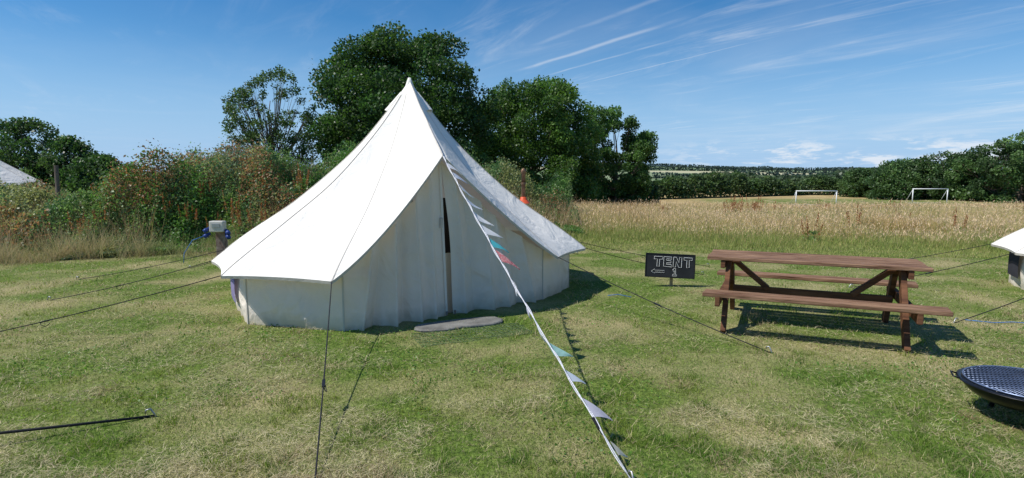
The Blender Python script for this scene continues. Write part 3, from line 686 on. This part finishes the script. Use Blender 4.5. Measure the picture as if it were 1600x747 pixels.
# ------------------------------------------------------------ sign
sg=empty('chalkboard_sign',(2.37,8.47,0),'black chalkboard sign lettered TENT 1 on a wooden stake','sign')
Rs=Matrix.Rotation(math.radians(-6),3,'Z')@Matrix.Rotation(math.radians(2.0),3,'Y')@Matrix.Rotation(math.radians(-6),3,'X')
sc_=Vector((2.34,8.44,.31))
def S(x,y,z_): return sc_+Rs@Vector((x,y,z_))
mb=MB(); mb.box(S(0,0,0),.70,.018,.335,Rs); attach(mb.obj('board',M_board,bevel=.003),sg)
mb=MB(); mb.beam(S(.03,.03,.12),(2.38,8.50,-.1),.045,.02,side=(1,0,0)); attach(mb.obj('stake',M_stake,bevel=.003),sg)
mb=MB()
for z_ in (-.172,.172): mb.beam(S(-.36,-.002,z_),S(.36,-.002,z_),.026,.012,side=Rs@Vector((0,1,0)))
for x_ in (-.355,.355): mb.beam(S(x_,-.002,-.165),S(x_,-.002,.165),.026,.012,side=Rs@Vector((0,1,0)))
attach(mb.obj('frame',M_plastic,bevel=.002),sg)
def outline(name,polys,x0,z0,sx,sz,r=.0035):
    mb=MB()
    for poly in polys:
        q=[S(x0+a*sx+random.gauss(0,.0018),-.0125,z0+b*sz+random.gauss(0,.0018)) for a,b in poly]; q.append(q[0]); mb.tube(q,r,5)
    o=mb.obj(name,M_chalk); attach(o,sg)
TT=[(0,1),(1,1),(1,.74),(.66,.74),(.66,0),(.36,0),(.36,.74),(0,.74)]
EE=[(0,1),(.95,1),(.95,.78),(.32,.78),(.32,.62),(.85,.62),(.85,.4),(.32,.4),(.32,.22),(.95,.22),(.95,0),(0,0)]
NN=[(0,1),(.34,1),(.70,.45),(.70,1),(1,1),(1,0),(.68,0),(.30,.55),(.30,0),(0,0)]
for P_,x_ in ((TT,-.235),(EE,-.095),(NN,.045),(TT,.195)): outline('letter',[P_],x_,-.015,.118,.145,.0030)
outline('numeral',[[(.1,.8),(.35,1),(.65,1),(.65,.2),(.9,.2),(.9,0),(.1,0),(.1,.2),(.38,.2),(.38,.72),(.2,.62)]],.035,-.15,.075,.115,.0028)
outline('arrow',[[(0,.5),(.25,1),(.25,.72),(1,.72),(1,.28),(.25,.28),(.25,0)]],-.27,-.125,.19,.07,.0018)
mb=MB()
for k in range(5): mb.tube([S(-.20+.022*k,-.0125,-.082),S(-.195+.022*k,-.0125,-.098)],.0012,5)
attach(mb.obj('arrow_lettering',M_chalk),sg)
# ------------------------------------------------------------ fire pit
fc=Vector((3.42,3.68,0)); fp=empty('fire_pit',fc,'round black steel fire pit bowl with cooking grill','fire pit')
Rg=.36; TH=.235
mb=MB(); prof=[(Rg*math.sin(a),TH-.15*math.cos(a)) for a in np.linspace(0.02,math.pi/2,12)]
mb.lathe(fc,prof+[(Rg+.03,TH),(Rg+.03,TH+.006),(Rg-.01,TH+.006)]+[((Rg-.01)*math.sin(a),TH+.004-.14*math.cos(a)) for a in np.linspace(math.pi/2,0.02,10)],40); attach(mb.obj('bowl',M_black,True),fp)
mb=MB()
for k in range(-12,13):
    x=k*.028; y=math.sqrt(max(0,(Rg-.012)**2-x*x))
    if y>.02: mb.tube([fc+Vector((x,-y,TH+.022)),fc+Vector((x,y,TH+.022))],.0024,5)
for k in range(-9,10):
    x=k*.038; y=math.sqrt(max(0,(Rg-.012)**2-x*x))
    if y>.02: mb.tube([fc+Vector((-y,x,TH+.017)),fc+Vector((y,x,TH+.017))],.0024,5)
ring=[fc+Vector(((Rg-.008)*math.cos(a),(Rg-.008)*math.sin(a),TH+.02)) for a in np.linspace(0,2*math.pi,49)]
mb.tube(ring,.005,6); attach(mb.obj('grill',M_grill,True),fp)
for k in range(3):
    a=math.radians(230+120*k); mb=MB(); mb.tube([fc+Vector((.18*math.cos(a),.18*math.sin(a),.14)),fc+Vector((.22*math.cos(a),.22*math.sin(a),-.01))],.016,8); attach(mb.obj('leg',M_black,True),fp)
for a in (math.radians(150),math.radians(-30)):
    c=fc+Vector((Rg*math.cos(a),Rg*math.sin(a),TH+.005)); o_=Vector((math.cos(a),math.sin(a),0)); t_=Vector((-o_.y,o_.x,0)); mb=MB()
    mb.tube([c-t_*.06+o_*.02,c-t_*.055+o_*.055+Zx*.01,c+t_*.055+o_*.055+Zx*.01,c+t_*.06+o_*.02],.006,6); attach(mb.obj('handle',M_black,True),fp)
# ------------------------------------------------------------ electric hook-up
hp=Vector((-5.58,10.95,0)); he=empty('electric_hookup_post',hp,'wooden post carrying grey electric box with blue sockets','hookup post')
mb=MB(); mb.box(hp+Vector((0,.06,.27)),.18,.10,.62); attach(mb.obj('post',M_woodgrey,bevel=.006),he)
mb=MB(); mb.box(hp+Vector((0,-.06,.69)),.27,.15,.21); b=mb.obj('meter_box',M_box,bevel=.02); attach(b,he)
mb=MB(); mb.box(hp+Vector((0,-.14,.71)),.15,.012,.08); attach(mb.obj('cover',M_peg,bevel=.003),b)
for s,zz in ((-1,.56),(1,.62),(-1,.66),(1,.54)):
    mb=MB(); c=hp+Vector((s*.15,-.06,zz)); dd=Vector((s*.7,-.55,-.5)).normalized()
    mb.tube([c,c+dd*.06,c+dd*.065,c+dd*.13],[.030,.030,.042,.036],12); attach(mb.obj('socket',M_blue,True),he)
mb=MB(); mb.tube([hp+Vector((-.22,-.12,.52)),hp+Vector((-.42,-.2,.44)),hp+Vector((-.56,-.25,.2)),hp+Vector((-.58,-.25,.01))],.007,7); attach(mb.obj('cable',M_bluecord,True),he)
# ------------------------------------------------------------ fence post
fz=float(ground_h(-10.7,13.6)); mb=MB(); mb.tube([(-10.7,13.6,fz-.2),(-10.68,13.6,1.90)],.045,9); o=mb.obj('fence_post',M_bark); o['label']='weathered round wooden fence post in the brambles'; o['category']='fence post'
for gx,gy,w,h,lab in [(36.9,70,4.9,1.75,'white football goal frame on the rough pitch'),(54.3,75,4.5,1.9,'white football goal frame on the rough pitch')]:
    gz=float(ground_h(gx,gy)); g=empty('football_goal',(gx,gy,gz),lab,'goal','football goals')
    for s in (-1,1):
        mb=MB(); mb.tube([(gx+s*w/2,gy,gz-.1),(gx+s*w/2,gy,gz+h)],.06,8); attach(mb.obj('goal_post',M_white,True),g)
    mb=MB(); mb.tube([(gx-w/2-.06,gy,gz+h),(gx+w/2+.06,gy,gz+h)],.06,8); attach(mb.obj('crossbar',M_white,True),g)
    mb=MB()
    for s in (-1,1): mb.tube([(gx+s*w/2,gy,gz+h),(gx+s*w/2,gy+1.4,gz)],.025,6)
    mb.tube([(gx-w/2,gy+1.4,gz+.03),(gx+w/2,gy+1.4,gz+.03)],.025,6); attach(mb.obj('stay',M_white,True),g)
o=rope((-6.5,1.2,.5),(-2.42,3.75,0),None,r=.009,sag=.02); o['label']='black guy rope pegged into the grass'; o['category']='rope'
for pts in ([(5.1,6.35,.015),(5.3,6.2,.02),(5.55,6.25,.015),(5.8,6.1,.02)],[(1.3,7.7,.015),(1.45,7.75,.02),(1.6,7.6,.015)],[(4.2,6.9,.015),(4.6,6.85,.02),(5.0,6.9,.02)]):
    mb=MB(); mb.tube(pts,.005,6); o=mb.obj('loose_cord',M_bluecord,True); o['label']='thin blue cord lying loose in the grass'; o['category']='cord'; o['group']='loose blue cords'
# ------------------------------------------------------------ world, sun, camera
SX,SY=.74,.18
elev=math.atan2(1,math.hypot(SX,SY))
w=bpy.data.worlds.new('World'); scene.world=w; w.use_nodes=True; nt=w.node_tree; nt.nodes.clear(); N=nt.nodes.new; L=nt.links.new
out=N('ShaderNodeOutputWorld'); bg=N('ShaderNodeBackground'); bg.inputs[1].default_value=.135
sky=N('ShaderNodeTexSky'); sky.sky_type='NISHITA'; sky.sun_disc=False; sky.sun_elevation=elev; sky.sun_rotation=math.atan2(-SX,-SY); sky.altitude=100; sky.air_density=1.0; sky.dust_density=.15; sky.ozone_density=4.5
hs=N('ShaderNodeHueSaturation'); hs.inputs['Saturation'].default_value=1.34; hs.inputs['Value'].default_value=.84; L(sky.outputs[0],hs.inputs['Color'])
tc=N('ShaderNodeTexCoord'); sp=N('ShaderNodeSeparateXYZ'); L(tc.outputs['Generated'],sp.inputs[0])
def math_(op,a,b=None,c=None):
    m=N('ShaderNodeMath'); m.operation=op
    for i,q in enumerate((a,b,c)):
        if q is None: continue
        if isinstance(q,(int,float)): m.inputs[i].default_value=q
        else: L(q,m.inputs[i])
    return m.outputs[0]
def mr(v,a,b,c=0,d=1):
    m=N('ShaderNodeMapRange'); m.interpolation_type='SMOOTHSTEP'; m.inputs['From Min'].default_value=a; m.inputs['From Max'].default_value=b; m.inputs['To Min'].default_value=c; m.inputs['To Max'].default_value=d; L(v,m.inputs['Value']); return m.outputs[0]
hz=N('ShaderNodeMixRGB'); hz.inputs[2].default_value=(2.55,4.15,6.4,1); L(mr(sp.outputs['Z'],0,.26,.9,0),hz.inputs[0]); L(hs.outputs[0],hz.inputs[1])
zz=math_('MAXIMUM',sp.outputs['Z'],.02); px=math_('DIVIDE',sp.outputs['X'],zz); py=math_('DIVIDE',sp.outputs['Y'],zz)
al=math_('ADD',math_('MULTIPLY',px,.49),math_('MULTIPLY',py,-.87)); ac=math_('ADD',math_('MULTIPLY',px,.87),math_('MULTIPLY',py,.49))
cb=N('ShaderNodeCombineXYZ'); L(math_('MULTIPLY',al,.30),cb.inputs[0]); L(math_('MULTIPLY',ac,1.15),cb.inputs[1])
def noise(vec,sc,det,dist=0,rough=.55):
    n=N('ShaderNodeTexNoise'); n.inputs['Scale'].default_value=sc; n.inputs['Detail'].default_value=det; n.inputs['Distortion'].default_value=dist; n.inputs['Roughness'].default_value=rough; L(vec,n.inputs['Vector']); return n.outputs['Fac']
c1=mr(noise(cb.outputs[0],1.5,10,1.1,.68),.47,.82)
cb2=N('ShaderNodeCombineXYZ'); L(px,cb2.inputs[0]); L(py,cb2.inputs[1]); cb2.inputs[2].default_value=3.7
c2=mr(noise(cb2.outputs[0],.35,4,.3),.38,.66)
side=mr(sp.outputs['X'],-.35,.35,.4,1)
cir=math_('MULTIPLY',math_('MULTIPLY',c1,c2),side)
low=mr(sp.outputs['Z'],.02,.1,.45,1); cir=math_('MULTIPLY',cir,low)
cir=math_('MULTIPLY',cir,.48)
veil=math_('MULTIPLY',mr(noise(cb2.outputs[0],.3,7,.9),.42,.75),.12); cir=math_('ADD',cir,math_('MULTIPLY',veil,side))
wob=noise(cb2.outputs[0],1.2,4); acw=math_('ADD',ac,math_('MULTIPLY',math_('SUBTRACT',wob,.5),.10))
brk=mr(noise(cb2.outputs[0],2.2,5),.25,.55)
for c0,wd,st_,a0,a1 in ((2.77,.055,.32,-4.9,-2.6),(3.13,.035,.26,-5.0,-2.9),(3.71,.020,.24,-5.3,-2.6),(2.35,.05,.14,-4.0,-1.5)):
    dst=math_('ABSOLUTE',math_('SUBTRACT',acw,c0)); ln=mr(dst,0,wd,1,0)
    seg=math_('MULTIPLY',mr(al,a0,a0+.5),mr(al,a1-.8,a1,1,0))
    cir=math_('ADD',cir,math_('MULTIPLY',math_('MULTIPLY',math_('MULTIPLY',ln,seg),brk),st_))
cb4=N('ShaderNodeCombineXYZ'); L(math_('MULTIPLY',sp.outputs['X'],3.0),cb4.inputs[0]); L(math_('ADD',math_('MULTIPLY',sp.outputs['Z'],30),math_('MULTIPLY',sp.outputs['X'],-4)),cb4.inputs[1])
c4=mr(noise(cb4.outputs[0],.9,10,1.2,.66),.50,.82); c4=math_('MULTIPLY',c4,math_('MULTIPLY',mr(sp.outputs['X'],.05,.45),math_('MULTIPLY',mr(sp.outputs['Z'],.05,.09),mr(sp.outputs['Z'],.14,.24,1,0))))
cir=math_('ADD',cir,math_('MULTIPLY',c4,.42))
cb3=N('ShaderNodeCombineXYZ'); L(math_('MULTIPLY',sp.outputs['X'],9),cb3.inputs[0]); L(math_('MULTIPLY',sp.outputs['Z'],34),cb3.inputs[1]); L(math_('MULTIPLY',sp.outputs['Y'],4),cb3.inputs[2])
cu=mr(noise(cb3.outputs[0],1.5,9,.2,.64),.48,.60)
band=math_('MULTIPLY',mr(sp.outputs['Z'],.005,.02),mr(sp.outputs['Z'],.04,.07,1,0)); band=math_('MULTIPLY',band,mr(sp.outputs['X'],.15,.45))
cu=math_('MULTIPLY',math_('MULTIPLY',cu,band),.72)
fac=math_('MINIMUM',math_('ADD',cir,cu),.95)
mx=N('ShaderNodeMixRGB'); mx.inputs[2].default_value=(6.2,6.5,6.9,1); L(fac,mx.inputs[0]); L(hz.outputs[0],mx.inputs[1]); L(mx.outputs[0],bg.inputs[0]); L(bg.outputs[0],out.inputs[0])
sl_=bpy.data.lights.new('sun','SUN'); sl_.energy=5.0; sl_.angle=math.radians(.5); sl_.color=(1,.965,.90)
so=bpy.data.objects.new('sun',sl_); COL.objects.link(so); so.rotation_euler=Vector((SX,SY,-1)).to_track_quat('-Z','Y').to_euler(); so.location=(-10,0,15)
cam=bpy.data.cameras.new('camera'); cam.lens=20.25; cam.sensor_width=36; cam.clip_end=8000; cam.clip_start=.05
co=bpy.data.objects.new('camera',cam); COL.objects.link(co); co.location=(0,0,1.6); co.rotation_euler=(math.radians(90-6.03),0,0); scene.camera=co
scene.view_settings.view_transform='Standard'; scene.view_settings.look='None'; scene.view_settings.exposure=0
